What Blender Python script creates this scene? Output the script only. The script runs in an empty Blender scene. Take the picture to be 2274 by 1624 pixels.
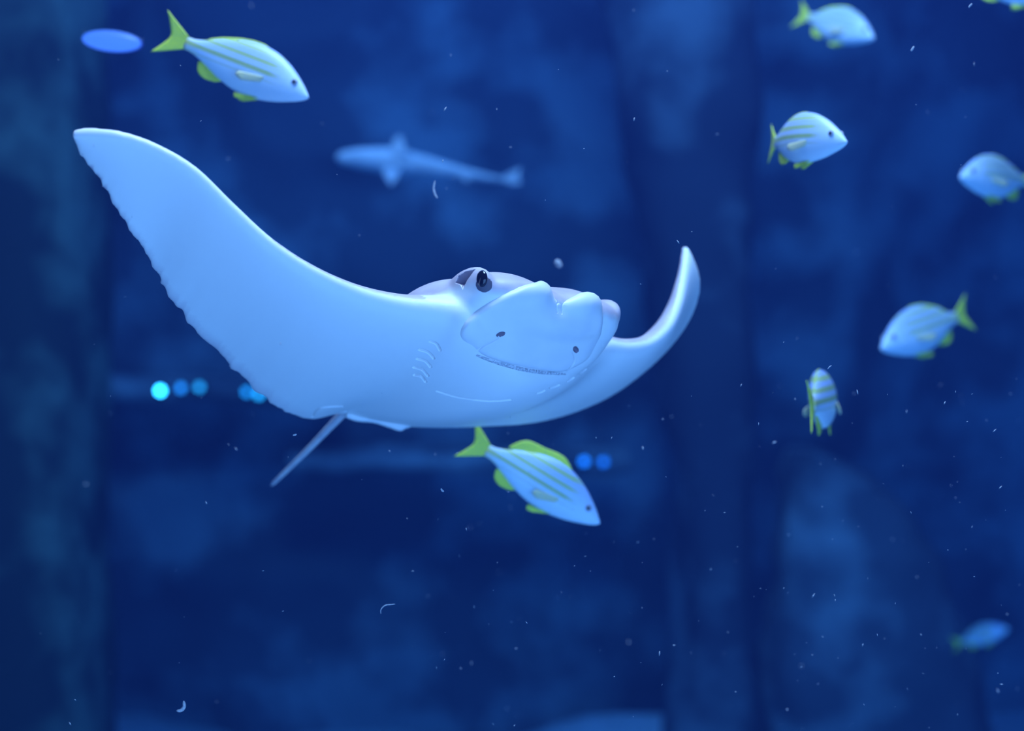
import bpy, bmesh, math, random
import numpy as np
from mathutils import Vector, Matrix, noise
from mathutils.bvhtree import BVHTree
from mathutils.kdtree import KDTree

random.seed(7)
rng = np.random.default_rng(7)
scene = bpy.context.scene
C = scene.collection

# ------------------------------------------------------------------ camera
FPX = 3124.0                      # focal length in photo pixels (2274 x 1624)
CAMZ = 1.88
cam_data = bpy.data.cameras.new('camera')
cam_data.sensor_width = 36.0
cam_data.lens = FPX / 2274.0 * 36.0
cam_data.clip_start = 0.05
cam_data.clip_end = 100
cam_data.dof.use_dof = True
cam_data.dof.focus_distance = 1.97
cam_data.dof.aperture_fstop = 1.6
cam = bpy.data.objects.new('camera', cam_data)
C.objects.link(cam)
cam.location = (0, 0, CAMZ)
cam.rotation_euler = (math.radians(90), 0, 0)
scene.camera = cam

# ------------------------------------------------------------------ water + light
world = bpy.data.worlds.new('water')
scene.world = world
world.use_nodes = True
wn = world.node_tree
wn.nodes.clear()
wout = wn.nodes.new('ShaderNodeOutputWorld')
wbg = wn.nodes.new('ShaderNodeBackground')
wbg.inputs['Color'].default_value = (0.010, 0.045, 0.28, 1)
wbg.inputs['Strength'].default_value = 0.0
wn.links.new(wbg.outputs[0], wout.inputs['Surface'])
wabs = wn.nodes.new('ShaderNodeVolumeAbsorption')      # water swallows red first, then green
ABS = (0.28, 0.12, 0.02)
wabs.inputs['Density'].default_value = 0.31
wabs.inputs['Color'].default_value = (1 - ABS[0] / 0.31, 1 - ABS[1] / 0.31, 1 - ABS[2] / 0.31, 1)
wsc = wn.nodes.new('ShaderNodeVolumeScatter')           # fine haze glowing blue in the lamps
wsc.inputs['Color'].default_value = (0.10, 0.23, 1.0, 1)
wsc.inputs['Density'].default_value = 0.029
wsc.inputs['Anisotropy'].default_value = 0.2
wadd = wn.nodes.new('ShaderNodeAddShader')
wn.links.new(wabs.outputs[0], wadd.inputs[0])
wn.links.new(wsc.outputs[0], wadd.inputs[1])
wn.links.new(wadd.outputs[0], wout.inputs['Volume'])
scene.cycles.max_bounces = 4
scene.cycles.diffuse_bounces = 2
scene.cycles.volume_bounces = 0

def area(name, loc, target, size, power, color, sizey=None, spread=180):
    l = bpy.data.lights.new(name, 'AREA')
    l.shape = 'RECTANGLE'
    l.size = size
    l.size_y = sizey or size
    l.energy = power
    l.color = color
    l.spread = math.radians(spread)
    o = bpy.data.objects.new(name, l)
    C.objects.link(o)
    o.location = loc
    o.rotation_euler = (Vector(target) - Vector(loc)).to_track_quat('-Z', 'Y').to_euler()
    return o

# lamps hung over the open water (above the picture) and the lit visitor side behind the camera
area('tank_lamp_front_offscreen', (0.2, 2.0, 4.7), (0.2, 2.0, 0.0), 1.4, 190, (1.0, 0.82, 0.95))
area('tank_lamp_rockwork_offscreen', (0.0, 5.0, 4.7), (0.0, 6.6, 0.9), 4.5, 75, (0.30, 0.48, 1.0), 1.6)
area('viewing_window_offscreen', (1.0, -0.6, 1.25), (1.0, 3.0, 1.25), 4.4, 135, (0.46, 0.60, 1.0), 2.5)
scene.cycles.use_adaptive_sampling = True
scene.cycles.adaptive_threshold = 0.05
scene.cycles.adaptive_min_samples = 16

scene.view_settings.view_transform = 'Standard'
scene.view_settings.look = 'None'
scene.view_settings.gamma = 1.0
scene.view_settings.use_curve_mapping = False
scene.view_settings.exposure = 0.3

# ------------------------------------------------------------------ helpers
def W(px, py, d):
    """photo pixel at distance d (metres along the view axis) -> world point"""
    return Vector(((px - 1137.0) / FPX * d, d, CAMZ - (py - 812.0) / FPX * d))

def tag(o, label=None, cat=None, group=None, kind=None):
    if label: o['label'] = label
    if cat: o['category'] = cat
    if group: o['group'] = group
    if kind: o['kind'] = kind
    return o

def empty(name, loc, label, cat, group=None):
    o = bpy.data.objects.new(name, None)
    o.empty_display_size = 0.05
    C.objects.link(o)
    o.location = loc
    return tag(o, label, cat, group)

def link(name, me, mat, parent=None, smooth=True):
    o = bpy.data.objects.new(name, me)
    C.objects.link(o)
    if mat is not None:
        me.materials.append(mat)
    if smooth:
        me.polygons.foreach_set('use_smooth', [True] * len(me.polygons))
    if parent is not None:
        o.parent = parent
        o.matrix_parent_inverse = Matrix.Translation(-Vector(parent.location))
    return o

def mesh(name, verts, faces):
    me = bpy.data.meshes.new(name)
    me.from_pydata([tuple(v) for v in verts], [], faces)
    me.validate()
    me.update()
    bm = bmesh.new(); bm.from_mesh(me)
    bmesh.ops.recalc_face_normals(bm, faces=bm.faces)
    bm.to_mesh(me); bm.free()
    return me

def crom(P, n, closed=False):
    """Catmull-Rom through the rows of P, n samples"""
    P = np.asarray(P, float)
    m = len(P)
    ts = np.linspace(0, m - 1, n)
    out = []
    for t in ts:
        i = min(int(t), m - 2); u = t - i
        p0 = P[max(i - 1, 0)]; p1 = P[i]; p2 = P[i + 1]; p3 = P[min(i + 2, m - 1)]
        out.append(0.5 * ((2 * p1) + (-p0 + p2) * u + (2 * p0 - 5 * p1 + 4 * p2 - p3) * u * u
                          + (-p0 + 3 * p1 - 3 * p2 + p3) * u ** 3))
    return np.array(out)

def interp(x, xs, ys):
    return np.interp(x, xs, ys)

# ---- value noise on numpy arrays
_perm = rng.permutation(256)
_val = rng.random(256)
def vnoise(p):
    p = np.asarray(p, float)
    i = np.floor(p).astype(int); f = p - i
    f = f * f * (3 - 2 * f)
    def h(a, b, c):
        return _val[_perm[(_perm[(_perm[a & 255] + b) & 255] + c) & 255]]
    x, y, z = i[..., 0], i[..., 1], i[..., 2]
    fx, fy, fz = f[..., 0], f[..., 1], f[..., 2]
    r = 0
    for dx in (0, 1):
        for dy in (0, 1):
            for dz in (0, 1):
                w = (fx if dx else 1 - fx) * (fy if dy else 1 - fy) * (fz if dz else 1 - fz)
                r = r + w * h(x + dx, y + dy, z + dz)
    return r * 2 - 1
def fbm(p, oct=4):
    p = np.asarray(p, float); r = 0; a = 1.0
    for _ in range(oct):
        r = r + a * vnoise(p); p = p * 2.03 + 17.1; a *= 0.5
    return r

# ------------------------------------------------------------------ materials
def new_mat(name, color=(0.8, 0.8, 0.8), rough=0.5, spec=0.3):
    m = bpy.data.materials.new(name)
    m.use_nodes = True
    b = m.node_tree.nodes['Principled BSDF']
    b.inputs['Base Color'].default_value = (*color, 1)
    b.inputs['Roughness'].default_value = rough
    b.inputs['Specular IOR Level'].default_value = spec
    return m

def N(m, t, **kw):
    n = m.node_tree.nodes.new(t)
    for k, v in kw.items():
        setattr(n, k, v)
    return n

def mix_rgb(m, fac, a, b):
    n = N(m, 'ShaderNodeMix', data_type='RGBA')
    L = m.node_tree.links
    if isinstance(fac, (int, float)): n.inputs[0].default_value = fac
    else: L.new(fac, n.inputs[0])
    for s, v in ((6, a), (7, b)):
        if isinstance(v, tuple): n.inputs[s].default_value = (*v, 1)
        else: L.new(v, n.inputs[s])
    return n.outputs[2]

def noisy(name, a, b, scale, rough=0.6, spec=0.2, lo=0.4, hi=0.6, bump=0.0, detail=4, coords='Object'):
    m = new_mat(name, a, rough, spec)
    L = m.node_tree.links
    tc = N(m, 'ShaderNodeTexCoord')
    nz = N(m, 'ShaderNodeTexNoise')
    nz.inputs['Scale'].default_value = scale
    nz.inputs['Detail'].default_value = detail
    L.new(tc.outputs[coords], nz.inputs['Vector'])
    mr = N(m, 'ShaderNodeMapRange')
    mr.inputs['From Min'].default_value = lo
    mr.inputs['From Max'].default_value = hi
    L.new(nz.outputs['Fac'], mr.inputs['Value'])
    col = mix_rgb(m, mr.outputs[0], a, b)
    bs = m.node_tree.nodes['Principled BSDF']
    L.new(col, bs.inputs['Base Color'])
    if bump:
        bp = N(m, 'ShaderNodeBump')
        bp.inputs['Strength'].default_value = bump
        bp.inputs['Distance'].default_value = 0.01
        L.new(nz.outputs['Fac'], bp.inputs['Height'])
        L.new(bp.outputs[0], bs.inputs['Normal'])
    return m

def emit_mat(name, color, strength):
    m = new_mat(name, (0.02, 0.02, 0.02), 0.4)
    b = m.node_tree.nodes['Principled BSDF']
    b.inputs['Emission Color'].default_value = (*color, 1)
    b.inputs['Emission Strength'].default_value = strength
    return m

M_rock = noisy('blue_grey_rock', (0.12, 0.13, 0.13), (0.36, 0.38, 0.35), 1.9, 0.9, 0.1, 0.44, 0.60, 0.4, 6)
M_rock_green = noisy('algae_covered_rock', (0.035, 0.05, 0.03), (0.19, 0.26, 0.17), 2.2, 0.9, 0.1, 0.46, 0.64, 0.4, 6)
M_rock_dark = noisy('dark_rock', (0.06, 0.065, 0.07), (0.22, 0.24, 0.23), 2.4, 0.9, 0.1, 0.47, 0.66, 0.4, 6)
M_sand = noisy('pale_sand', (0.62, 0.60, 0.54), (0.72, 0.70, 0.64), 6.0, 0.95, 0.05, 0.35, 0.65, 0.3, 6)

# ------------------------------------------------------------------ setting: floor and rock wall
def grid_mesh(name, nx, ny, fn):
    xs = np.linspace(0, 1, nx); ys = np.linspace(0, 1, ny)
    U, V = np.meshgrid(xs, ys, indexing='ij')
    P = fn(U.ravel(), V.ravel())
    idx = np.arange(nx * ny).reshape(nx, ny)
    q = np.stack([idx[:-1, :-1], idx[1:, :-1], idx[1:, 1:], idx[:-1, 1:]], -1).reshape(-1, 4)
    me = bpy.data.meshes.new(name)
    me.from_pydata(P.tolist(), [], q.tolist())
    me.update()
    return me

def f_floor(u, v):
    x = -11 + 22 * u; y = -1.0 + 9.6 * v
    z = 0.295 * np.exp(-((x - .55) / .8) ** 2 - ((y - 6.5) / .5) ** 2) + 0.05 * fbm(np.stack([x * .6, y * .6, 0 * x], -1), 3) + 0.02 * fbm(np.stack([x * 3, y * 3, 0 * x + 5], -1), 2)
    return np.stack([x, y, z], -1)
fl = link('floor', grid_mesh('floor', 160, 80, f_floor), M_sand)
tag(fl, 'pale sand bed covering the bottom of the tank', kind='structure')

def f_wall(u, v):
    x = -11 + 22 * u; z = -0.3 + 5.2 * v
    p = np.stack([x * .8, z * .8, 0 * x], -1)
    y = 7.2 + 0.20 * fbm(p, 5) + 0.15 * np.abs(vnoise(p * 2.3 + 9)) - 0.10 * z * 0
    y = y + 0.55 / (1 + np.exp(-(x - 2.0) * 5))            # the wall steps back on the right
    return np.stack([x, y, z], -1)
wl = link('wall_back', grid_mesh('wall_back', 330, 90, f_wall), M_rock)
tag(wl, 'rough artificial rock wall closing the back of the tank', kind='structure')

def rock(name, label, cat, px_pts, d, depth, mat, seed, amp=0.12, res=46, group=None):
    """upright rock mass: cross sections from top to bottom given as (y pixel, left pixel, right pixel)"""
    S = crom([(a, b, c) for a, b, c in px_pts], res)
    vs = []; m = 48
    for (py, x0, x1) in S:
        a = W(x0, py, d); b = W(x1, py, d)
        cx = (a.x + b.x) / 2; hw = (b.x - a.x) / 2
        for k in range(m):
            t = 2 * math.pi * k / m
            cs, sn = math.cos(t), math.sin(t)
            e = 0.7
            vs.append((cx + hw * math.copysign(abs(cs) ** e, cs), d + depth + depth * math.copysign(abs(sn) ** e, sn), a.z))
    vs = np.array(vs)
    ctr = vs.reshape(len(S), m, 3).mean(1, keepdims=True)
    dirs = vs.reshape(len(S), m, 3) - ctr
    dirs = dirs / (np.linalg.norm(dirs, axis=-1, keepdims=True) + 1e-9)
    nz = fbm(vs * 1.9 + seed * 7.7, 5).reshape(len(S), m, 1)
    vs = (vs.reshape(len(S), m, 3) + dirs * nz * amp).reshape(-1, 3)
    fs = []
    for i in range(len(S) - 1):
        for k in range(m):
            fs.append((i * m + k, i * m + (k + 1) % m, (i + 1) * m + (k + 1) % m, (i + 1) * m + k))
    fs.append(tuple(range(m))); fs.append(tuple(range((len(S) - 1) * m, len(S) * m)))
    o = link(name, mesh(name, vs, fs), mat)
    return tag(o, label, cat, group)

rock('rock_pillar', 'tall dark green algae-covered rock pillar beside the blue oval reflection', 'rock',
     [(-420, -260, 120), (100, -250, 128), (700, -240, 135), (1300, -260, 132), (1700, -300, 145), (1880, -300, 150)],
     5.4, 0.5, M_rock_green, 1, 0.035)
rock('rock_pillar', 'broad dark rock column with paler patches behind the raised wing tip', 'rock',
     [(-420, 1330, 1700), (60, 1370, 1690), (300, 1410, 1690), (560, 1450, 1685), (900, 1500, 1690), (1300, 1520, 1690), (1800, 1500, 1700)],
     6.0, 0.35, M_rock_dark, 2, 0.06)
rock('rock_boulder', 'low rounded boulder in front of the rock wall under the small snappers', 'rock',
     [(1010, 1800, 1850), (1080, 1755, 1960), (1220, 1745, 2090), (1420, 1740, 2190), (1640, 1735, 2260), (1800, 1730, 2290)],
     6.1, 0.3, M_rock, 3, 0.09)

def ledge(label, pts, d, mat, seed, hh):
    """horizontal rock shelf running along pixel points"""
    P = crom([tuple(W(x, y, d)) for x, y in pts], 40)
    m = 20; vs = []
    for i, p in enumerate(P):
        for k in range(m):
            t = 2 * math.pi * k / m
            cs, sn = math.cos(t), math.sin(t)
            vs.append((p[0], p[1] + 0.30 + 0.32 * math.copysign(abs(cs) ** .6, cs), p[2] + hh * math.copysign(abs(sn) ** .6, sn)))
    vs = np.array(vs)
    vs += 0.03 * np.stack([fbm(vs * 3 + seed, 3), fbm(vs * 3 + seed + 4, 3), fbm(vs * 3 + seed + 9, 3)], -1)
    fs = []
    for i in range(len(P) - 1):
        for k in range(m):
            fs.append((i * m + k, i * m + (k + 1) % m, (i + 1) * m + (k + 1) % m, (i + 1) * m + k))
    fs.append(tuple(range(m))); fs.append(tuple(range((len(P) - 1) * m, len(P) * m)))
    o = link('rock_ledge', mesh('rock_ledge', vs, fs), mat)
    return tag(o, label, 'rock')
ledge('long rock shelf carrying the row of small lamps behind the wide wing', [(90, 862), (300, 866), (520, 872), (760, 880)], 6.42, M_rock, 11, 0.055)
ledge('rock shelf behind the striped snapper diving under the ray', [(640, 1028), (900, 1024), (1150, 1026), (1400, 1030)], 6.46, M_rock, 12, 0.05)

# ------------------------------------------------------------------ the ray
RD = 2.0
def RP(px, py, c):                       # pixel + metres nearer than RD
    return W(px, py, RD - c)
AF = Vector((0.62, -0.74, 0.24)).normalized()       # forward
AL = Vector((0.78, 0.60, -0.156)); AL = (AL - AF * AL.dot(AF)).normalized()   # its left side
AD = AF.cross(AL).normalized()                      # dorsal
RO = RP(1194, 760, 0)
def B(a, b, d):
    return RO + AF * a + AL * b + AD * d

# stations: leading edge (px, py, c), trailing edge (px, py, c), dorsal and ventral half thickness
ST = [
 ((157, 292, .200), (160, 300, .195), .004, .004),
 ((205, 288, .200), (180, 345, .170), .007, .006),
 ((268, 294, .198), (228, 415, .140), .009, .007),
 ((345, 320, .190), (285, 505, .100), .011, .008),
 ((432, 372, .180), (335, 585, .050), .013, .010),
 ((520, 458, .165), (392, 682, .000), .015, .012),
 ((605, 537, .150), (460, 762, -.060), .018, .014),
 ((700, 600, .130), (545, 845, -.140), .022, .018),
 ((800, 645, .100), (620, 908, -.210), .028, .024),
 ((900, 672, .080), (685, 930, -.270), .036, .030),
 ((990, 684, .072), (726, 922, -.310), .044, .038),
 ((1050, 700, .074), (755, 916, -.328), .048, .042),
 ((1115, 752, .035), (785, 924, -.340), .050, .045),
 ((1185, 806, -.012), (820, 930, -.350), .052, .046),
 ((1275, 800, -.080), (900, 945, -.375), .048, .042),
 ((1345, 765, -.140), (1045, 947, -.400), .038, .032),
 ((1400, 768, -.180), (1200, 935, -.425), .028, .022),
 ((1450, 757, -.220), (1332, 890, -.435), .022, .015),
 ((1488, 720, -.260), (1432, 822, -.435), .020, .011),
 ((1506, 670, -.300), (1503, 750, -.425), .017, .009),
 ((1515, 615, -.335), (1543, 682, -.415), .013, .007),
 ((1518, 575, -.360), (1552, 618, -.400), .009, .006),
 ((1519, 545, -.380), (1524, 552, -.382), .004, .004),
]
NS = 190; NV = 46
le = crom([tuple(RP(*s[0])) for s in ST], NS)
te = crom([tuple(RP(*s[1])) for s in ST], NS)
tdv = crom([(s[2], s[3]) for s in ST], NS)
su = np.linspace(0, 1, NS)
# ragged trailing edge of the wide wing
rag = (rng.random(NS) - .5) * 0.018 * np.clip((0.42 - su) / .1, 0, 1) * np.clip(su / .05, 0, 1)
chd = te - le
te = te + chd / (np.linalg.norm(chd, axis=1, keepdims=True) + 1e-9) * rag[:, None]
vv = (1 - np.cos(np.linspace(0, math.pi, NV))) / 2
mid = (le + te) / 2
span = np.gradient(mid, axis=0)
chord = te - le
nrm = np.cross(span, chord)
nrm /= np.linalg.norm(nrm, axis=1, keepdims=True)
for _ in range(6):
    nrm[1:-1] = (nrm[:-2] + 2 * nrm[1:-1] + nrm[2:]) / 4
nrm /= np.linalg.norm(nrm, axis=1, keepdims=True)
prof = np.sqrt(vv) * (1 - vv) ** 1.1 / 0.37
edge = 0.0034 * np.clip(np.minimum(vv / .03, (1 - vv) / .02), 0, 1) ** .5
loop_v = []; loop_a = []
verts = []; att = []
ring = 2 * NV - 2
for i in range(NS):
    base = le[i][None] + chord[i][None] * vv[:, None]
    dor = base + nrm[i][None] * (tdv[i, 0] * prof + edge)[:, None]
    ven = base - nrm[i][None] * (tdv[i, 1] * prof + edge)[:, None]
    for k in range(NV):
        verts.append(ven[k]); att.append((0.0, su[i], vv[k]))
    for k in range(NV - 2, 0, -1):
        verts.append(dor[k]); att.append((min(1.0, max(0.0, (vv[k] - (.012 if su[i] < .27 else .002)) / (.03 if su[i] < .27 else .005))), su[i], vv[k]))
faces = []
for i in range(NS - 1):
    for k in range(ring):
        faces.append((i * ring + k, i * ring + (k + 1) % ring, (i + 1) * ring + (k + 1) % ring, (i + 1) * ring + k))
faces.append(tuple(range(ring))); faces.append(tuple(range((NS - 1) * ring, NS * ring)))
disc_v = np.array(verts); disc_att = np.array(att)

# head: sections along the forward axis (a, half width, top, bottom)
HS = crom([(-.36, .060, .020, -.01), (-.26, .095, .062, -.03), (-.17, .118, .084, -.045), (-.09, .127, .096, -.045), (-.03, .131, .100, -.030),
           (.005, .129, .094, -.004), (.03, .120, .080, .016), (.048, .095, .066, .032), (.054, .05, .056, .042)], 40)
hm = 56; hv = []; hf = []
for (a, w, t, b0) in HS:
    cz = (t + b0) / 2; hz = (t - b0) / 2
    for k in range(hm):
        th = 2 * math.pi * k / hm
        cs, sn = math.cos(th), math.sin(th)
        e = 0.74
        y = w * math.copysign(abs(cs) ** e, cs)
        z = cz + hz * math.copysign(abs(sn) ** e, sn)
        z -= 0.010 * math.exp(-(y / .035) ** 2) * (1 if sn > 0 else 0) * max(0, sn)      # shallow dip along the crown
        hv.append(B(a, y * 1.05 + .006, z))
o0 = len(verts)
verts += [np.array(v) for v in hv]
for i in range(len(HS) - 1):
    for k in range(hm):
        faces.append((o0 + i * hm + k, o0 + i * hm + (k + 1) % hm, o0 + (i + 1) * hm + (k + 1) % hm, o0 + (i + 1) * hm + k))
faces.append(tuple(o0 + k for k in range(hm))); faces.append(tuple(o0 + (len(HS) - 1) * hm + k for k in range(hm)))

def add_ell(ctr, ra, rb, rd, n=18):
    """ellipsoid in the ray's own axes"""
    o0 = len(verts); m = 2 * n
    for i in range(n + 1):
        ph = math.pi * i / n
        for k in range(m):
            t = 2 * math.pi * k / m
            verts.append(np.array(B(ctr[0] + ra * math.cos(ph), ctr[1] + rb * math.sin(ph) * math.cos(t), ctr[2] + rd * math.sin(ph) * math.sin(t))))
    for i in range(n):
        for k in range(m):
            faces.append((o0 + i * m + k, o0 + i * m + (k + 1) % m, o0 + (i + 1) * m + (k + 1) % m, o0 + (i + 1) * m + k))
for s in (-1, 1):
    add_ell((-.012, s * .120 + .006, .060), .052, .018, .030)        # bulge around the eye
    add_ell((-.105, s * .102 + .006, .048), .105, .058, .050)        # shoulder behind the breathing hole

add_ell((.018, .006, .034), .030, .105, .028)                 # blunt front of the snout
tmp = bpy.data.objects.new('tmp', mesh('tmp', verts, faces))
C.objects.link(tmp)
md = tmp.modifiers.new('r', 'REMESH'); md.mode = 'VOXEL'; md.voxel_size = 0.0036
sm = tmp.modifiers.new('s', 'SMOOTH'); sm.factor = 0.5; sm.iterations = 12
dg = bpy.context.evaluated_depsgraph_get()
body_me = bpy.data.meshes.new_from_object(tmp.evaluated_get(dg))
bpy.data.objects.remove(tmp)
body_me.name = 'body'
nb = len(body_me.vertices)
co = np.empty(nb * 3); body_me.vertices.foreach_get('co', co); co = co.reshape(-1, 3)

# keep only real surface: pigment from the nearest point of the disc
kd = KDTree(len(disc_v))
for i, v in enumerate(disc_v): kd.insert(v, i)
kd.balance()
near = np.array([kd.find(p)[1] for p in co])
dd = disc_att[near]
rel = co - np.array(RO)
ba = rel @ np.array(AF); bb = rel @ np.array(AL); bd = rel @ np.array(AD)
nz = fbm(co * 38, 3)
dors = dd[:, 0].copy()
headm = (ba > -.24) & (np.abs(bb) < .17) & (bd > -.02)
thr = 0.060 - 0.018 * np.clip(ba / .05, 0, 1) - 0.022 * np.clip((-.03 - ba) / .06, 0, 1)
hd = np.clip((bd + nz * .006 - thr) / .014 + .5, 0, 1)
hd = np.maximum(hd, np.where(ba < -.05, dors, 0))
fr = np.clip((ba + .20) / .05, 0, 1)
dors = np.where(headm, dors * (1 - fr) + hd * fr, dors)
dusk = np.clip((dd[:, 2] - .86) / .14, 0, 1) * np.clip((.46 - dd[:, 1]) / .15, 0, 1) * .6     # dusky rear margin
dusk = np.clip(dusk * (1 + .2 * fbm(co * 16, 3)), 0, 1)
at = body_me.attributes.new('dorsal', 'FLOAT', 'POINT'); at.data.foreach_set('value', dors.astype(np.float32))
at = body_me.attributes.new('dusk', 'FLOAT', 'POINT'); at.data.foreach_set('value', dusk.astype(np.float32))

M_skin = new_mat('ray_skin', (0.8, 0.8, 0.8), 0.42, 0.35)
Lk = M_skin.node_tree.links
a1 = N(M_skin, 'ShaderNodeAttribute', attribute_name='dorsal')
a2 = N(M_skin, 'ShaderNodeAttribute', attribute_name='dusk')
tc = N(M_skin, 'ShaderNodeTexCoord')
nt = N(M_skin, 'ShaderNodeTexNoise'); nt.inputs['Scale'].default_value = 30; nt.inputs['Detail'].default_value = 4
Lk.new(tc.outputs['Object'], nt.inputs['Vector'])
gr = mix_rgb(M_skin, nt.outputs['Fac'], (0.40, 0.33, 0.37), (0.76, 0.66, 0.70))
c1 = mix_rgb(M_skin, a2.outputs['Fac'], (0.88, 0.88, 0.86), (0.42, 0.33, 0.42))
c2 = mix_rgb(M_skin, a1.outputs['Fac'], c1, gr)
Lk.new(c2, M_skin.node_tree.nodes['Principled BSDF'].inputs['Base Color'])

ray = empty('stingray', B(-.2, 0, 0), 'large pale-bellied ray with raised wings gliding in the middle of the tank', 'ray')
body = link('body', body_me, M_skin, ray)
bvh = BVHTree.FromPolygons([tuple(v) for v in co], [tuple(p.vertices) for p in body_me.polygons])
CAM = Vector((0, 0, CAMZ))
def hit(px, py):
    """the point of the ray's skin seen at a photo pixel"""
    d = (W(px, py, 1.0) - CAM).normalized()
    h = bvh.ray_cast(CAM, d)
    if h[0] is None:
        h = bvh.find_nearest(W(px, py, RD))
        return h[0], h[1]
    n = h[1]
    if n.dot(d) > 0: n = -n
    return h[0], n

from mathutils.geometry import delaunay_2d_cdt
def poly_dist(p, poly):
    best = 1e9
    for i in range(len(poly)):
        a = poly[i]; b = poly[(i + 1) % len(poly)]
        ab = b - a; t = max(0, min(1, (p - a).dot(ab) / (ab.length_squared + 1e-12)))
        best = min(best, (a + ab * t - p).length)
    return best
def inside(p, poly):
    r = False; j = len(poly) - 1
    for i in range(len(poly)):
        if (poly[i].y > p.y) != (poly[j].y > p.y) and p.x < (poly[j].x - poly[i].x) * (p.y - poly[i].y) / (poly[j].y - poly[i].y) + poly[i].x:
            r = not r
        j = i
    return r
def patch(name, poly, H, wpx, mat, parent, step=4.0, extra=None, sink=0.002, smooth_n=True, its=2):
    """raised skin patch following the body: H (m) may be a function of the pixel, wpx = width of its rounded rim"""
    poly = [Vector(p) for p in poly]
    pts = list(poly)
    xs = [p.x for p in poly]; ys = [p.y for p in poly]
    y = min(ys) + step / 2
    while y < max(ys):
        x = min(xs) + step / 2
        while x < max(xs):
            q = Vector((x, y))
            if inside(q, poly) and poly_dist(q, poly) > step * .45: pts.append(q)
            x += step
        y += step
    r = delaunay_2d_cdt(pts, [], [list(range(len(poly)))], 1, 1e-4)
    vs = []
    for q in r[0]:
        loc, n = hit(q.x, q.y)
        dpx = poly_dist(q, poly)
        h = H(q.x, q.y) if callable(H) else H
        u = min(dpx / (wpx(q.x, q.y) if callable(wpx) else wpx), 1.0)
        off = -sink + (h + sink) * math.sqrt(max(0, 1 - (1 - u) ** 2))
        if extra: off += extra(q.x, q.y) * u
        vs.append(loc + n * off)
    me = bpy.data.meshes.new(name)
    me.from_pydata([tuple(v) for v in vs], [], [tuple(f) for f in r[2]])
    me.update()
    bm = bmesh.new(); bm.from_mesh(me)
    if smooth_n:
        for _ in range(its):
            bmesh.ops.smooth_vert(bm, verts=[v for v in bm.verts if not v.is_boundary], factor=.4, use_axis_x=True, use_axis_y=True, use_axis_z=True)
    bmesh.ops.recalc_face_normals(bm, faces=bm.faces)
    bm.faces.ensure_lookup_table()
    if bm.faces and sum(f.normal.dot(f.calc_center_median() - CAM) for f in bm.faces) > 0:
        bmesh.ops.reverse_faces(bm, faces=bm.faces)
    bm.to_mesh(me); bm.free()
    return link(name, me, mat, parent)
def strip_poly(line, w0, w1=None, n=14):
    """outline of a tapering strip along a pixel line; widths at middle and ends"""
    P = crom(line, n)
    T = np.gradient(P, axis=0); T /= np.linalg.norm(T, axis=1, keepdims=True) + 1e-9
    Nn = np.stack([-T[:, 1], T[:, 0]], -1)
    t = np.linspace(0, 1, n)
    w = (w0 * np.sqrt(np.clip(np.sin(np.pi * np.clip(t, .02, .98)), 0, 1)))[:, None] / 2
    a = P + Nn * w; b = P - Nn * w
    return [tuple(p) for p in a] + [tuple(p) for p in b[::-1]]

def fold(name, line, width, H, mat, label=None, n=26, pw=.5):
    """lens-shaped skin ribbon lying on the skin along a pixel line"""
    P = crom(line, n)
    T = np.gradient(P, axis=0); T /= np.linalg.norm(T, axis=1, keepdims=True) + 1e-9
    Nn = np.stack([-T[:, 1], T[:, 0]], -1)
    w = width * np.clip(np.sin(np.pi * np.linspace(.03, .97, n)), 0, 1) ** pw / 2
    K = 6; vs = []; fs = []
    for i in range(n):
        for k in range(K + 1):
            u = k / K * 2 - 1
            q = P[i] + Nn[i] * w[i] * u
            loc, nn = hit(q[0], q[1])
            vs.append(loc + nn * (.00025 + H * (1 - u * u)))
    for i in range(n - 1):
        for k in range(K):
            a = i * (K + 1) + k
            fs.append((a, a + 1, a + K + 2, a + K + 1))
    me = bpy.data.meshes.new(name)
    me.from_pydata([tuple(v) for v in vs], [], fs)
    me.update()
    if me.polygons[0].normal.dot(me.polygons[0].center - CAM) > 0: me.flip_normals()
    o = link(name, me, mat, ray)
    if label: tag(o, label)
    return o

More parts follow.
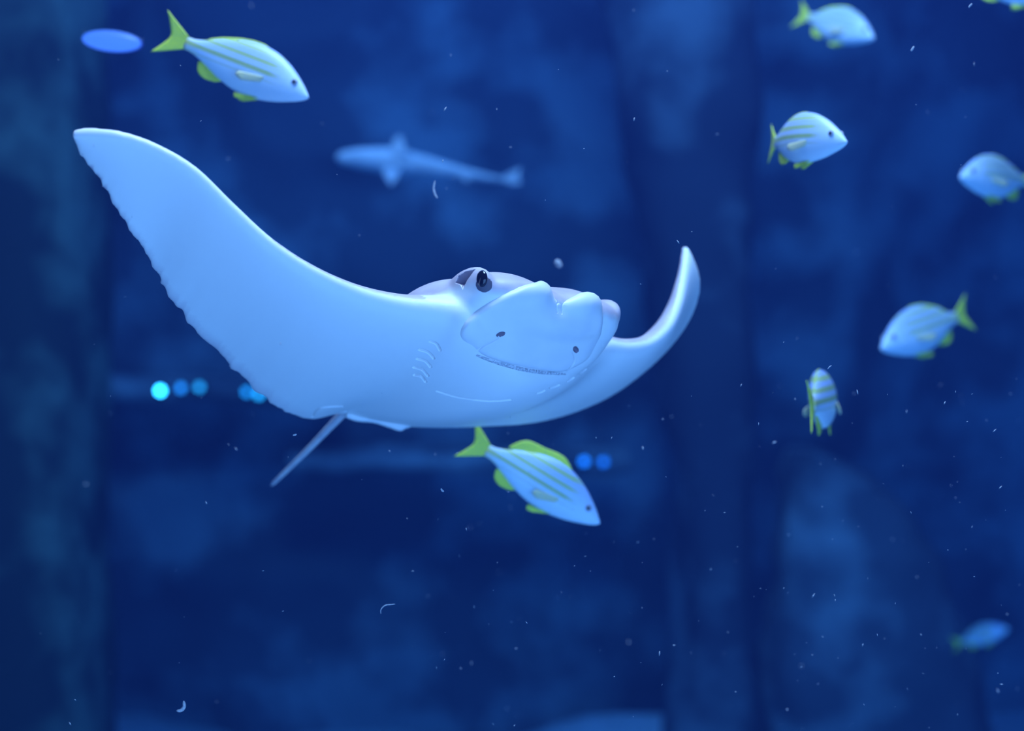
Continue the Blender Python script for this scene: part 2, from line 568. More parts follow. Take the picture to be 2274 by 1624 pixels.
def carve(o, items):
    """refine the skin near the given pixel lines / outlines and press it in; item = (pixels, closed, half width px, depth m)"""
    bm = bmesh.new(); bm.from_mesh(o.data)
    its = []
    for pts, closed, hw, dep in items:
        V2 = [Vector(p) for p in (pts if closed else crom(pts, 24))]
        its.append((V2, closed, hw, dep, min(p.x for p in V2) - hw - 9, max(p.x for p in V2) + hw + 9, min(p.y for p in V2) - hw - 9, max(p.y for p in V2) + hw + 9))
    def reach(v):
        """(signed pixel distance, item) of the nearest item, or None"""
        p = v.co
        if p.y < .5: return None
        x = p.x / p.y * FPX + 1137.0; y = 812.0 - (p.z - CAMZ) / p.y * FPX
        best = None
        for it in its:
            if it[4] < x < it[5] and it[6] < y < it[7]:
                q = Vector((x, y))
                if it[1]:
                    d = poly_dist(q, it[0]); d = -d if inside(q, it[0]) else d
                else:
                    d = min((a_ + (b_ - a_) * max(0, min(1, (q - a_).dot(b_ - a_) / ((b_ - a_).length_squared + 1e-9))) - q).length for a_, b_ in zip(it[0][:-1], it[0][1:])) - it[2]
                if best is None or d < best[0]: best = (d, it)
        if best and (v.normal.dot(p - CAM) > 0 or (hit(x, y)[0] - p).length > .03): return None
        return best
    for _ in range(2):
        bm.normal_update()
        ed = set()
        for v in bm.verts:
            r = reach(v)
            if r and r[0] < 5:
                for f in v.link_faces: ed.update(f.edges)
        bmesh.ops.subdivide_edges(bm, edges=list(ed), cuts=1, use_grid_fill=True)
    bmesh.ops.triangulate(bm, faces=[f for f in bm.faces if len(f.verts) > 4])
    bm.normal_update()
    moves = []
    for v in bm.verts:
        r = reach(v)
        if r and r[0] < 0:
            d, it = r
            u = min(1, -d / it[2])
            moves.append((v, v.normal * (-it[3] * math.sqrt(max(0, 1 - (1 - u) ** 2)))))
    for v, m in moves: v.co += m
    bm.to_mesh(o.data); bm.free()
    o.data.polygons.foreach_set('use_smooth', [True] * len(o.data.polygons))
    o.data.update()
def ellipse(cx, cy, rx, ry, ang=0, n=20):
    a = math.radians(ang)
    return [(cx + rx * math.cos(t) * math.cos(a) - ry * math.sin(t) * math.sin(a), cy + rx * math.cos(t) * math.sin(a) + ry * math.sin(t) * math.cos(a))
            for t in [2 * math.pi * k / n for k in range(n)]]
def rebuild_bvh(*objs):
    V = []; Fs = []
    for o in objs:
        n0 = len(V)
        V += [tuple(v.co) for v in o.data.vertices]
        Fs += [tuple(n0 + i for i in p.vertices) for p in o.data.polygons]
    return BVHTree.FromPolygons(V, Fs)
GILLS = [[a, ((a[0] + b[0]) / 2 + 3, (a[1] + b[1]) / 2 - 4), b] for a, b in
         (((955, 758), (977, 778)), ((931, 777), (963, 796)), ((926, 797), (956, 815)), ((919, 816), (950, 835)), ((920, 833), (945, 848)))]
FAR_GILLS = [[a, ((a[0] + b[0]) / 2, (a[1] + b[1]) / 2 + 1), b] for a, b in
             (((1193, 874), (1210, 867)), ((1222, 862), (1242, 855)), ((1260, 847), (1274, 839)), ((1289, 829), (1302, 819)))]
BELLY_FOLD = [(970, 869), (1010, 881), (1060, 889), (1100, 891), (1135, 888)]
PELVIC_FOLD = [(694, 925), (704, 911), (722, 904), (762, 902)]
NOSTRILS = [ellipse(1112, 743, 10.5, 5.5, -18), ellipse(1279, 777, 6, 8, -25)]
NASAL = [[(1272, 782), (1276, 798), (1271, 812), (1258, 826), (1238, 835)], [(1108, 751), (1092, 760), (1074, 770), (1060, 779)]]
SNOUT = [[(1240, 668), (1237, 680), (1238, 694)], [(1249, 670), (1247, 682), (1248, 696)]]
SPIRACLE = [(1011, 628), (1018, 613), (1034, 603), (1056, 598), (1047, 609), (1038, 621), (1028, 642), (1022, 632)]
carve(body, [(g, False, 2.8, .0050) for g in GILLS] + [(g, False, 1.8, .003) for g in FAR_GILLS] + [(BELLY_FOLD, False, 1.8, .003), (PELVIC_FOLD, False, 2.4, .003)])

M_white = noisy('ray_white_skin', (0.84, 0.84, 0.83), (0.78, 0.79, 0.82), 25, 0.4, 0.35, 0.4, 0.65)
M_gum = noisy('mouth_rim', (0.48, 0.50, 0.54), (0.74, 0.75, 0.77), 260, 0.6, 0.2, 0.45, 0.55, 0.6)
M_hole = new_mat('grey_pit_lining', (0.26, 0.21, 0.26), 0.6, 0.1)
M_socket = new_mat('eye_socket_skin', (0.10, 0.09, 0.12), 0.5, 0.3)
M_line = new_mat('fish_lip', (0.45, 0.45, 0.50), 0.6, 0.2)
M_eye = new_mat('glossy_black_eye', (0.006, 0.006, 0.012), 0.08, 0.6)

plate_ctl = [(1195, 640, .012), (1300, 662, .012), (1243, 675, .004), (1338, 715, .006), (1330, 770, .002), (1285, 815, .003), (1230, 828, .006),
             (1150, 815, .006), (1090, 800, .004), (1045, 778, .0015), (1018, 745, .004), (1040, 702, .008), (1095, 664, .009), (1150, 640, .009), (1180, 740, .006)]
def plate_h(x, y):
    s = w = 0
    for cx, cy, h in plate_ctl:
        k = 1 / ((x - cx) ** 2 + (y - cy) ** 2 + 60) ** 1.5
        s += k * h; w += k
    return s / w
def plate_bump(x, y):
    g = lambda cx, cy, sx, sy: math.exp(-((x - cx) / sx) ** 2 - ((y - cy) / sy) ** 2)
    return .005 * g(1192, 650, 34, 20) + .005 * g(1300, 675, 30, 20) - .005 * g(1246, 676, 8, 22) + .003 * g(1170, 770, 70, 40)
def plate_w(x, y):
    g = lambda cx, cy, sx, sy: math.exp(-((x - cx) / sx) ** 2 - ((y - cy) / sy) ** 2)
    return 10 + 45 * g(1035, 772, 26, 24) + 34 * g(1325, 785, 26, 36)
plate_pts = [(1160, 632), (1178, 629), (1197, 628), (1213, 636), (1226, 651), (1238, 664), (1248, 668), (1258, 663), (1276, 656), (1300, 653), (1320, 657),
             (1333, 669), (1340, 690), (1341, 715), (1338, 745), (1330, 772), (1312, 799), (1287, 815), (1262, 826), (1235, 829), (1200, 825), (1160, 818),
             (1120, 809), (1090, 800), (1062, 788), (1040, 775), (1023, 760), (1017, 742), (1025, 722), (1042, 701), (1065, 682), (1095, 664), (1130, 646)]
cl = crom(plate_pts + [plate_pts[0]], 160)[:-1]
plate = patch('snout_plate', [tuple(p) for p in cl], plate_h, plate_w, M_white, ray, 4.0, plate_bump, 0.003, True, 7)
tag(plate, 'two-lobed pale snout plate overhanging the mouth')

def add_part(name, poly, H, wpx, mat, label=None, step=3.0, parent=None, sink=.001):
    o = patch(name, poly, H, wpx, mat, parent or ray, step, None, sink, False)
    if label: tag(o, label)
    return o
bvh = rebuild_bvh(body, plate)
carve(plate, [(p, True, 4, .009) for p in NOSTRILS] + [(g, False, 1.8, .0026) for g in NASAL + SNOUT])
bvh = rebuild_bvh(body)
carve(body, [(SPIRACLE, True, 7, .016)] + [(p, True, 4, .014) for p in NOSTRILS])
# further skin details are laid over body and plate together
bvh = rebuild_bvh(body, plate)
fold('mouth', [(1058, 789), (1100, 804), (1150, 818), (1200, 827), (1256, 831)], 9, .0010, M_gum, 'rough grey rim of the mouth', 50, .4)
for p, lb in zip(NOSTRILS, ('slanted nostril', 'rounded nostril')):
    add_part('nostril', p, .0003, 2, M_hole, lb, 2, None, 0)
for g in NASAL: fold('nasal_fold', g, 1.4, 0, M_white)
for g in GILLS: fold('gill_slit', g, 2.4, 0, M_white)
for g in FAR_GILLS: fold('gill_slit', g, 1.6, 0, M_white)
fold('pelvic_fold', PELVIC_FOLD, 2.0, 0, M_white)
for g in SNOUT: fold('snout_fold', g, 1.4, 0, M_white)
fold('belly_fold', BELLY_FOLD, 1.6, 0, M_white)
add_part('eye_socket', ellipse(1075, 632, 21, 20, 10), .0006, 9, M_socket, 'dark grey skin around the eye', 3)
add_part('spiracle', SPIRACLE, .0003, 3, M_hole, 'breathing hole behind the eye', 2.5, None, 0)

def ell_mesh(name, ctr, ax, rad, n=14):
    vs = []; fs = []; m = 2 * n
    for i in range(n + 1):
        ph = math.pi * i / n
        for k in range(m):
            t = 2 * math.pi * k / m
            p = (rad[0] * math.cos(ph), rad[1] * math.sin(ph) * math.cos(t), rad[2] * math.sin(ph) * math.sin(t))
            vs.append(ctr + ax[0] * p[0] + ax[1] * p[1] + ax[2] * p[2])
    for i in range(n):
        for k in range(m):
            fs.append((i * m + k, i * m + (k + 1) % m, (i + 1) * m + (k + 1) % m, (i + 1) * m + k))
    me = mesh(name, vs, fs)
    return me
e1, en = hit(1066, 619)
er = e1 - RO
ea, eb, ed = er.dot(AF), er.dot(AL), er.dot(AD)
for s in (1, -1):
    c = B(ea, eb, ed) if s > 0 else B(ea - .012, .155, ed - .010)
    loc, n, _, _ = bvh.find_nearest(c)
    ctr = loc + (AL * s) * (0.003 if s > 0 else 0.0045)
    link('eye', ell_mesh('eye', ctr, (AF, AL, AD), (.0105, .0060, .0125)), M_eye, ray)

def tube(name, pts, radii, mat, parent, m=14):
    P = [Vector(p) for p in pts]; vs = []; fs = []
    up = Vector((0.3, 0.5, 0.8)).normalized()
    for i, p in enumerate(P):
        t = (P[min(i + 1, len(P) - 1)] - P[max(i - 1, 0)]).normalized()
        x = t.cross(up).normalized(); y = t.cross(x)
        for k in range(m):
            a = 2 * math.pi * k / m
            vs.append(p + (x * math.cos(a) + y * math.sin(a)) * radii[i])
    for i in range(len(P) - 1):
        for k in range(m):
            fs.append((i * m + k, i * m + (k + 1) % m, (i + 1) * m + (k + 1) % m, (i + 1) * m + k))
    fs.append(tuple(range(m))); fs.append(tuple(range((len(P) - 1) * m, len(P) * m)))
    return link(name, mesh(name, vs, fs), mat, parent)
M_tail = noisy('tail_skin', (0.62, 0.62, 0.64), (0.45, 0.45, 0.52), 40, 0.5, 0.3, 0.4, 0.7)
tp = crom([tuple(RP(772, 908, -.325)), tuple(RP(735, 946, -.36)), tuple(RP(680, 1003, -.42)), tuple(RP(602, 1079, -.50))], 30)
tag(tube('tail', tp, np.interp(np.linspace(0, 1, 30), [0, .12, .6, .96, 1], [.0085, .0075, .0056, .0036, .0015]), M_tail, ray), 'thin straight tail slanting down')

def slab(name, poly, c, th, mat, parent):
    """thin fleshy fin with rounded edge; c(px,py) -> nearness"""
    poly = [Vector(p) for p in crom(poly + [poly[0]], 60)[:-1]]
    pts = list(poly)
    xs = [p.x for p in poly]; ys = [p.y for p in poly]
    for y in np.arange(min(ys), max(ys), 4):
        for x in np.arange(min(xs), max(xs), 4):
            q = Vector((x, y))
            if inside(q, poly) and poly_dist(q, poly) > 2: pts.append(q)
    r = delaunay_2d_cdt(pts, [], [list(range(len(poly)))], 1, 1e-4)
    nv = len(r[0]); vs = []
    for s in (1, -1):
        for q in r[0]:
            u = min(poly_dist(q, poly) / 14, 1)
            vs.append(RP(q.x, q.y, c(q.x, q.y) + s * th * math.sqrt(max(0, 1 - (1 - u) ** 2))))
    fs = [tuple(f) for f in r[2]] + [tuple(nv + i for i in reversed(f)) for f in r[2]]
    me = bpy.data.meshes.new(name)
    me.from_pydata([tuple(v) for v in vs], [], fs)
    bm = bmesh.new(); bm.from_mesh(me)
    bmesh.ops.remove_doubles(bm, verts=bm.verts, dist=1e-5)
    bmesh.ops.recalc_face_normals(bm, faces=bm.faces)
    bm.to_mesh(me); bm.free()
    return link(name, me, mat, parent)
slab('pelvic_fin', [(690, 931), (699, 915), (718, 904), (750, 899), (775, 902), (772, 916), (757, 918), (735, 921), (712, 926)],
     lambda x, y: -.262 - (x - 690) * .0003, .006, M_white, ray)
slab('pelvic_fin', [(764, 926), (790, 936), (830, 940), (862, 950), (888, 958), (900, 953), (912, 945), (880, 915), (830, 903), (785, 905)],
     lambda x, y: -.318 - (x - 780) * .0002, .007, M_white, ray)

# ------------------------------------------------------------------ striped snappers
def snapper_body_mat():
    m = new_mat('snapper_skin', (0.8, 0.8, 0.85), 0.38, 0.4)
    L = m.node_tree.links
    hh = N(m, 'ShaderNodeAttribute', attribute_name='hh')
    tt = N(m, 'ShaderNodeAttribute', attribute_name='tt')
    # pale belly, rosy grey back
    mr = N(m, 'ShaderNodeMapRange'); mr.inputs['From Min'].default_value = -0.35; mr.inputs['From Max'].default_value = 0.75
    L.new(hh.outputs['Fac'], mr.inputs['Value'])
    base = mix_rgb(m, mr.outputs[0], (0.74, 0.90, 0.98), (0.42, 0.54, 0.86))
    # yellow length stripes on flank and back
    ml = N(m, 'ShaderNodeMath', operation='MULTIPLY'); ml.inputs[1].default_value = 2 * math.pi / 0.36
    L.new(hh.outputs['Fac'], ml.inputs[0])
    ad = N(m, 'ShaderNodeMath', operation='ADD'); ad.inputs[1].default_value = 0.9
    L.new(ml.outputs[0], ad.inputs[0])
    sn = N(m, 'ShaderNodeMath', operation='SINE'); L.new(ad.outputs[0], sn.inputs[0])
    r1 = N(m, 'ShaderNodeMapRange'); r1.inputs['From Min'].default_value = -0.5; r1.inputs['From Max'].default_value = 0.7
    L.new(sn.outputs[0], r1.inputs['Value'])
    r2 = N(m, 'ShaderNodeMapRange'); r2.inputs['From Min'].default_value = -0.30; r2.inputs['From Max'].default_value = -0.22
    L.new(hh.outputs['Fac'], r2.inputs['Value'])
    r3 = N(m, 'ShaderNodeMapRange'); r3.inputs['From Min'].default_value = 0.17; r3.inputs['From Max'].default_value = 0.27
    L.new(tt.outputs['Fac'], r3.inputs['Value'])
    p1 = N(m, 'ShaderNodeMath', operation='MULTIPLY'); L.new(r1.outputs[0], p1.inputs[0]); L.new(r2.outputs[0], p1.inputs[1])
    p2 = N(m, 'ShaderNodeMath', operation='MULTIPLY'); L.new(p1.outputs[0], p2.inputs[0]); L.new(r3.outputs[0], p2.inputs[1])
    p3 = N(m, 'ShaderNodeMath', operation='MULTIPLY'); L.new(p2.outputs[0], p3.inputs[0]); p3.inputs[1].default_value = 0.95
    col = mix_rgb(m, p3.outputs[0], base, (0.46, 0.58, 0.20))
    r4 = N(m, 'ShaderNodeMapRange'); r4.inputs['From Min'].default_value = 0.74; r4.inputs['From Max'].default_value = 0.84
    L.new(tt.outputs['Fac'], r4.inputs['Value'])
    r5 = N(m, 'ShaderNodeMath', operation='MULTIPLY'); r5.inputs[1].default_value = 0.45; L.new(r4.outputs[0], r5.inputs[0])
    col = mix_rgb(m, r5.outputs[0], col, (0.75, 0.66, 0.12))
    L.new(col, m.node_tree.nodes['Principled BSDF'].inputs['Base Color'])
    return m
M_snap = snapper_body_mat()
M_fin = noisy('yellow_fin', (0.78, 0.86, 0.05), (0.60, 0.74, 0.10), 60, 0.5, 0.3, 0.4, 0.7)
M_pect = noisy('pale_yellow_fin', (0.72, 0.68, 0.36), (0.66, 0.66, 0.45), 60, 0.5, 0.3, 0.4, 0.7)
M_fisheye = new_mat('fish_eye_ring', (0.45, 0.45, 0.5), 0.25, 0.5)

FT = [0, .02, .06, .12, .20, .30, .40, .50, .60, .68, .75, .80, .84]
FTOP = [-.030, -.010, .026, .070, .118, .156, .169, .160, .130, .095, .060, .042, .040]
FBOT = [-.042, -.060, -.082, -.106, -.134, -.156, -.162, -.152, -.122, -.086, -.056, -.043, -.042]
FWID = [.006, .018, .034, .050, .064, .072, .072, .064, .051, .038, .026, .019, .015]

def fish_geom(bend, dh):
    """unit-length snapper: nose at x=+.5, tail tips at x=-.5; returns part meshes in its own axes"""
    def bx(x): return bend * max(0, .25 - x) ** 2 * 2.2
    n = 56; m = 44
    ts = np.linspace(0, .84, n)
    ts = .84 * (ts / .84) ** 1.25
    top = crom(np.stack([FT, FTOP], -1), 400); bot = crom(np.stack([FT, FBOT], -1), 400); wid = crom(np.stack([FT, FWID], -1), 400)
    vs = []; hh = []; tt = []
    for t in ts:
        a = np.interp(t, top[:, 0], top[:, 1]); b = np.interp(t, bot[:, 0], bot[:, 1]); w = np.interp(t, wid[:, 0], wid[:, 1])
        cz = (a + b) / 2; hz = (a - b) / 2
        for k in range(m):
            th = 2 * math.pi * k / m
            cs, sn = math.cos(th), math.sin(th)
            x = .5 - t
            vs.append((x, bx(x) + w * cs * (abs(cs) ** .05), cz + hz * sn)); hh.append((cz + hz * sn) / .165); tt.append(t)
    fs = []
    for i in range(n - 1):
        for k in range(m):
            fs.append((i * m + k, i * m + (k + 1) % m, (i + 1) * m + (k + 1) % m, (i + 1) * m + k))
    fs.append(tuple(range(m))); fs.append(tuple(range((n - 1) * m, n * m)))
    body = mesh('body', vs, fs)
    for nm, arr in (('hh', hh), ('tt', tt)):
        body.attributes.new(nm, 'FLOAT', 'POINT').data.foreach_set('value', np.array(arr, np.float32))
    def fin(name, root, tip, n=14, t0=.007, t1=.0025, side=None):
        R = crom(root, n); T = crom(tip, n); K = 6
        vs = []; fs = []
        for s in (1, -1):
            for i in range(n):
                for k in range(K + 1):
                    u = k / K
                    p = R[i] * (1 - u) + T[i] * u
                    th = (t0 * (1 - u) + t1 * u) * (1.25 if i % 2 else .75)
                    if len(p) == 2: q = (p[0], bx(p[0]) + s * th, p[1])
                    else: q = (p[0], bx(p[0]) + p[1] + s * th, p[2])
                    vs.append(q)
        S = n * (K + 1)
        for o in (0, S):
            for i in range(n - 1):
                for k in range(K):
                    a = o + i * (K + 1) + k
                    fs.append((a, a + 1, a + K + 2, a + K + 1))
        for i in range(n - 1):
            for k in (0, K):
                a = i * (K + 1) + k
                fs.append((a, a + K + 1, S + a + K + 1, S + a))
        for i in (0, n - 1):
            for k in range(K):
                a = i * (K + 1) + k
                fs.append((a, a + 1, S + a + 1, S + a))
        return mesh(name, vs, fs)
    parts = [('body', body, M_snap)]
    parts.append(('tail_fin', fin('tail_fin', [(-.33, .036), (-.335, .018), (-.335, 0), (-.335, -.018), (-.33, -.036)],
                                  [(-.50, .140), (-.458, .065), (-.432, 0), (-.458, -.065), (-.50, -.140)], 17), M_fin))
    parts.append(('dorsal_fin', fin('dorsal_fin', [(.24, .122), (.12, .150), (0, .148), (-.10, .118), (-.19, .070)],
                                    [(.20, .140 + .01 * dh), (.10, .172 + .04 * dh), (-.03, .160 + .04 * dh), (-.16, .110 + .075 * dh), (-.235, .070 + .02 * dh)], 21), M_fin))
    parts.append(('anal_fin', fin('anal_fin', [(-.06, -.132), (-.11, -.108), (-.16, -.078), (-.20, -.062)],
                                  [(-.10, -.155), (-.17, -.160), (-.22, -.130), (-.235, -.075)], 11), M_fin))
    for s in (1, -1):
        parts.append(('pelvic_fin', fin('pelvic_fin', [(.20, s * .02, -.148), (.175, s * .02, -.152), (.15, s * .02, -.154)],
                                        [(.10, s * .030, -.195), (.06, s * .032, -.198), (.05, s * .030, -.170)], 7, .006, .002), M_fin))
        parts.append(('pectoral_fin', fin('pectoral_fin', [(.215, s * .066, -.020), (.205, s * .067, -.04), (.20, s * .066, -.058)],
                                          [(.06, s * .098, -.045), (.05, s * .104, -.075), (.09, s * .094, -.092)], 7, .004, .0015), M_pect))
        ax = (Vector((1, 0, 0)), Vector((0, 1, 0)), Vector((0, 0, 1)))
        yy = float(np.interp(.105, FT, FWID)) * .93
        parts.append(('eye', ell_mesh('eye', Vector((.395, s * yy, .018)), ax, (.023, .010, .023), 8), M_fisheye))
        parts.append(('pupil', ell_mesh('pupil', Vector((.396, s * (yy + .0045), .018)), ax, (.014, .0075, .014), 8), M_eye))
    mouth = [(.492, 0, -.038)]
    parts.append(('mouth', fin('mouth', [(.497, .010, -.037), (.499, 0, -.037), (.497, -.010, -.037)],
                               [(.452, .032, -.050), (.46, 0, -.050), (.452, -.032, -.050)], 5, .0035, .002), M_line))
    return parts
geoms = {}

def snapper(label, nose, tail, d, dn, up, bend=0.0, dh=0.0, group='striped snappers'):
    """nose and tail-fork pixels, mean distance d, dn = metres the nose is nearer than the tail, up = dorsal hint (x, depth, z)"""
    a = W(nose[0], nose[1], d - dn / 2); b = W(tail[0], tail[1], d + dn / 2)
    X = (a - b); size = X.length / 0.93; X.normalize()
    Z = Vector(up); Z = (Z - X * Z.dot(X)).normalized()
    Y = Z.cross(X)
    ctr = a - X * .5 * size
    o = empty('snapper', ctr, label, 'fish', group)
    o.rotation_euler = Matrix((X, Y, Z)).transposed().to_euler()
    o.scale = (size,) * 3
    eyes = {}
    for nm, me, mat in geoms.setdefault((bend, dh), None) or geoms.__setitem__((bend, dh), fish_geom(bend, dh)) or geoms[(bend, dh)]:
        p = bpy.data.objects.new(nm, me)
        C.objects.link(p)
        if not me.materials:
            me.materials.append(mat)
            me.polygons.foreach_set('use_smooth', [True] * len(me.polygons))
        if nm == 'pupil':
            p.parent = eyes['last']
        else:
            p.parent = o
            if nm == 'eye': eyes['last'] = p
    print('FISH %.3f m' % size, label)
    return o
snapper('yellow-striped snapper swimming just above the tip of the wide wing', (690, 205), (404, 98), 2.38, .06, (0, .1, 1), -.15, .1)
snapper('yellow-striped snapper diving head down under the belly of the ray', (1338, 1152), (1062, 982), 2.47, .05, (.35, -.1, 1), -.1, .9)
snapper('dusky snapper with a bright belly high above the round-headed snapper', (1944, 78), (1778, 34), 3.5, .18, (.1, .1, 1), 0, .2)
snapper('round-looking snapper turned half towards the glass, dark eye showing', (1882, 303), (1664, 312), 2.35, .2, (0, .05, 1), .2, 0)
snapper('small snapper heading towards the round-looking snapper from slightly below it', (2131, 384), (2292, 404), 3.2, .17, (0, .1, 1), 0, 0)
snapper('slim snapper with green tail raised, nose tipped down', (1953, 764), (2143, 698), 3.25, .17, (0, .2, 1), 0, .1)
snapper('snapper seen from behind, its yellow tail edge-on', (1842, 878), (1800, 902), 2.5, -.28, (-.06, .08, 1), 0, 0)
snapper('snapper highest in the water, only its pale belly and green rear fin in view', (2372, -14), (2132, -46), 2.95, .05, (0, 0, 1))
snapper('faint small fish far off, low beside the rounded boulder', (2238, 1392), (2122, 1430), 5.2, .12, (0, .3, 1))

# ------------------------------------------------------------------ small shark far behind
def shark():
    d = 5.0
    M = noisy('shark_skin', (0.62, 0.65, 0.66), (0.80, 0.82, 0.82), 5, 0.5, 0.2, 0.4, 0.62)
    MF = M
    line = crom([(748, 350), (800, 352), (870, 358), (940, 368), (1010, 381), (1075, 393), (1125, 400)], 50)
    rad = np.interp(np.linspace(0, 1, 50), [0, .05, .15, .32, .5, .7, .88, 1], [.004, .022, .036, .048, .038, .020, .011, .005])
    root = empty('shark', W(900, 362, d), 'small pale shark far behind, above the head of the ray', 'shark')
    P = [W(x, y, d + .12 * math.sin(i / 49 * 3)) for i, (x, y) in enumerate(line)]
    tube('body', P, rad, M, root, 18)
    def fin(name, pts, th=.006):
        poly = [W(x, y, d + dd) for x, y, dd in pts]
        n = len(poly); off = Vector((0, th, 0))
        vs = [p - off for p in poly] + [p + off for p in poly]
        fs = [tuple(range(n)), tuple(range(2 * n - 1, n - 1, -1))] + [(i, (i + 1) % n, n + (i + 1) % n, n + i) for i in range(n)]
        link(name, mesh(name, vs, fs), MF, root, False)
    fin('dorsal_fin', [(862, 340, .06), (880, 304, .06), (893, 302, .06), (897, 322, .06), (912, 345, .06)])
    fin('pectoral_fin', [(850, 372, -.02), (890, 376, -.02), (878, 402, -.16), (868, 412, -.18), (858, 398, -.12)])
    fin('pectoral_fin', [(850, 372, .10), (890, 376, .10), (905, 392, .25), (893, 400, .27), (868, 390, .2)])
    fin('tail_fin', [(1110, 396, .02), (1135, 382, .02), (1158, 372, .02), (1150, 390, .02), (1158, 408, .02), (1140, 410, .02), (1118, 403, .02)])
    fin('anal_fin', [(1020, 386, .08), (1045, 391, .08), (1040, 404, .08), (1030, 400, .08)])
shark()

# ------------------------------------------------------------------ lamps and the lamp reflection in the glass
def lathe(name, prof, ctr, axis, mat, parent, m=28, sx=1, sy=1):
    q = Vector((0, 0, 1)).rotation_difference(axis)
    vs = []; fs = []
    for r, h in prof:
        for k in range(m):
            t = 2 * math.pi * k / m
            vs.append(ctr + q @ Vector((r * sx * math.cos(t), r * sy * math.sin(t), h)))
    for i in range(len(prof) - 1):
        for k in range(m):
            fs.append((i * m + k, i * m + (k + 1) % m, (i + 1) * m + (k + 1) % m, (i + 1) * m + k))
    fs.append(tuple(range(m))); fs.append(tuple(range((len(prof) - 1) * m, len(prof) * m)))
    return link(name, mesh(name, vs, fs), mat, parent)
M_case = noisy('lamp_casing', (0.03, 0.04, 0.05), (0.05, 0.06, 0.07), 20, 0.5)
def small_lamp(px, py, d, strength, color, r, label):
    c = W(px, py, d)
    o = empty('lamp', c, label, 'lamp', 'small lamps on the rockwork')
    lathe('casing', [(r * .9, -.085), (r * 1.25, -.08), (r * 1.25, 0), (r * 1.02, .002)], c, Vector((0, -1, 0)), M_case, o)
    lathe('lens', [(r * 1.02, 0), (r * .9, r * .3), (r * .55, r * .55), (r * .1, r * .66)], c, Vector((0, -1, 0)), emit_mat('lamp_glow', color, strength), o)
small_lamp(356, 868, 6.34, 18, (.10, .75, 1), .016, 'brightest cyan lamp on the long rock shelf')
small_lamp(402, 862, 6.34, 3, (.06, .45, 1), .016, 'dim blue lamp on the rock shelf beside the brightest cyan lamp')
small_lamp(443, 860, 6.34, 3, (.06, .55, .9), .016, 'dim teal lamp on the rock shelf farthest from its brightest lamp, clear of the wing')
small_lamp(548, 871, 6.34, 3, (.04, .5, 1), .016, 'small lamp on the rock shelf close to the wing edge')
small_lamp(575, 876, 6.34, 4, (.05, .6, 1), .016, 'small lamp on the rock shelf half hidden by the wing edge')
small_lamp(1297, 1025, 6.38, 3.5, (.03, .30, 1), .017, 'blue lamp on the rock shelf right by the diving snapper')
small_lamp(1340, 1026, 6.38, 2.5, (.03, .28, 1), .017, 'blue lamp at the bare end of the lower rock shelf')
small_lamp(140, -6, 6.3, 14, (.1, .9, .75), .02, 'turquoise lamp high on the rock wall above the blue oval reflection')
def oval_reflection():  # lamp reflected in the glass, added as a glowing oval body in the water
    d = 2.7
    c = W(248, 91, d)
    o = empty('oval_reflection', c, 'blue oval reflection of a lamp, made as a glowing body, near the tail of the upper striped snapper', 'lamp')
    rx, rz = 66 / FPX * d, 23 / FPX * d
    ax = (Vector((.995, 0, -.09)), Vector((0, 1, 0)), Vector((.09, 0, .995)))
    link('lens', ell_mesh('lens', c, ax, (rx, .018, rz), 16), emit_mat('reflection_glow', (.09, .24, 1.0), 1.15), o)  # no real lens: emission stands in for the mirrored lamp light
    vs = []; fs = []; m = 40; k2 = 10
    for i in range(m):
        t = 2 * math.pi * i / m
        for j in range(k2):
            u = 2 * math.pi * j / k2
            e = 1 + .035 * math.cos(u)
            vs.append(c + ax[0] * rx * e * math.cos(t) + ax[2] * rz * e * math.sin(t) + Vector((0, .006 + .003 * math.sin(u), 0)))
    for i in range(m):
        for j in range(k2):
            fs.append((i * k2 + j, i * k2 + (j + 1) % k2, ((i + 1) % m) * k2 + (j + 1) % k2, ((i + 1) % m) * k2 + j))
    link('rim', mesh('rim', vs, fs), emit_mat('reflection_rim', (.02, .05, .7), .45), o)  # glowing outer edge of the same added reflection
oval_reflection()

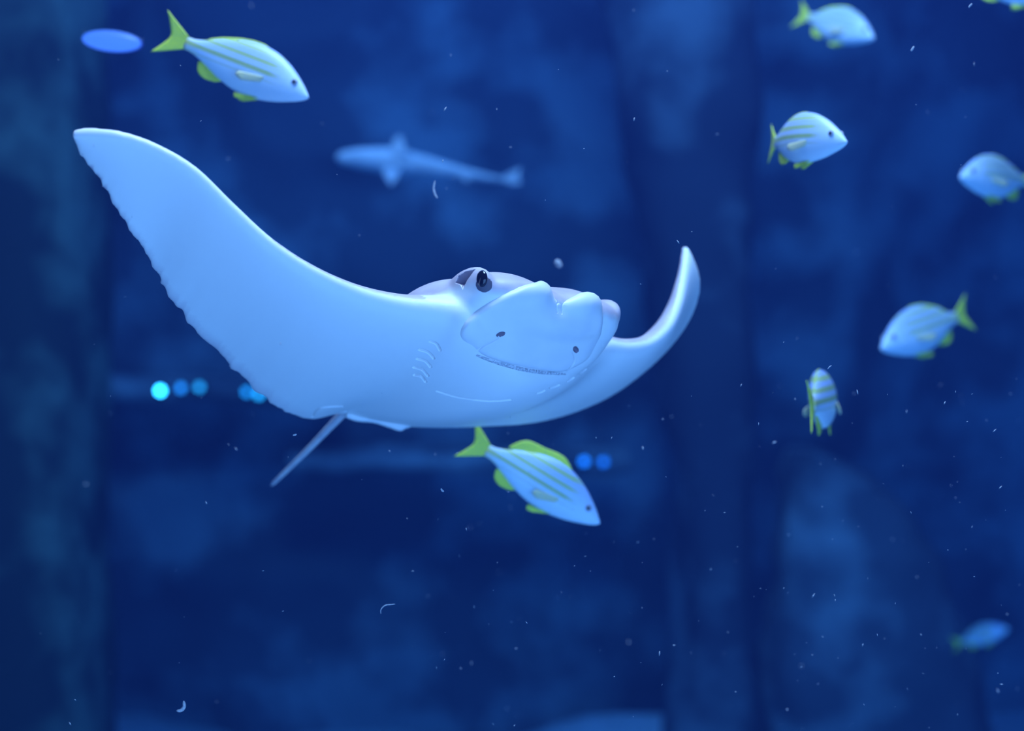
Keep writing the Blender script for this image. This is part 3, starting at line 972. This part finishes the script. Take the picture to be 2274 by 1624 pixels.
# ------------------------------------------------------------------ drifting specks
M_speck = noisy('pale_speck', (0.5, 0.51, 0.52), (0.35, 0.37, 0.4), 300, 0.7)
def worm(name, label, pts, d, rad, cat='debris'):
    P = crom([tuple(W(x, y, d)) for x, y in pts], 16)
    o = tube(name, [Vector(p) for p in P], rad * np.interp(np.linspace(0, 1, 16), [0, .15, .5, .85, 1], [.25, .8, 1, .8, .25]), M_speck, None, 8)
    return tag(o, label, cat)
worm('debris_curl', 'hook-shaped white shred drifting low over the sand', [(392, 1579), (402, 1578), (409, 1570), (408, 1557)], 1.9, .0026)
worm('debris_thread', 'thin pale looped thread drifting below the diving snapper', [(846, 1364), (846, 1354), (855, 1345), (868, 1343), (878, 1342)], 1.9, .0008)
worm('debris_flake', 'pale oblong flake drifting right above the head of the ray', [(1234, 578), (1239, 585), (1246, 594)], 2.5, .006)
worm('debris_thread', 'faint tadpole-shaped shred drifting under the small shark', [(966, 402), (963, 420), (967, 434), (972, 440)], 2.2, .0020)
worm('debris_flake', 'short white scrap drifting beside the thin tail of the ray', [(650, 967), (655, 966), (659, 965)], 1.95, .0014)
worm('debris_flake', 'pale sliver drifting below the tail of the diving snapper', [(979, 1085), (982, 1090), (986, 1092)], 2.0, .0016)
worm('debris_flake', 'tiny bright scrap drifting beneath the dusky snapper', [(2023, 114), (2026, 109), (2030, 103)], 2.1, .0016)
worm('debris_flake', 'tiny bright scrap drifting at the water top beside the cut-off belly', [(2151, 17), (2155, 12), (2159, 8)], 2.1, .0014)
worm('debris_flake', 'thin sliver drifting right above the upward-swimming snapper', [(1838, 820), (1842, 815), (1847, 812)], 1.95, .0007)

sv = []; sf = []
r2 = random.Random(5)
for i in range(330):
    px = r2.uniform(0, 2274); py = r2.uniform(0, 1624)
    if r2.random() < .55: px = r2.uniform(900, 2274); py = r2.uniform(850, 1624)
    d = r2.choice([r2.uniform(1.7, 2.3), r2.uniform(1.4, 3.6)])
    c = W(px, py, d)
    s = r2.choice([.0005, .0006, .0008, .0012]) * r2.uniform(.7, 1.3)
    e = r2.uniform(1, 3.2); an = r2.uniform(0, math.pi)
    ax = Vector((math.cos(an), 0, math.sin(an))) * s * e; bz = Vector((-math.sin(an), 0, math.cos(an))) * s * .7; cy = Vector((0, s, 0))
    n0 = len(sv)
    sv += [c + ax, c - ax, c + bz, c - bz, c + cy, c - cy]
    for f in ((0, 2, 4), (2, 1, 4), (1, 3, 4), (3, 0, 4), (2, 0, 5), (1, 2, 5), (3, 1, 5), (0, 3, 5)):
        sf.append(tuple(n0 + k for k in f))
tag(link('suspended_specks', mesh('suspended_specks', sv, sf), M_speck), 'countless tiny pale specks hanging in the blue water', 'specks', kind='stuff')
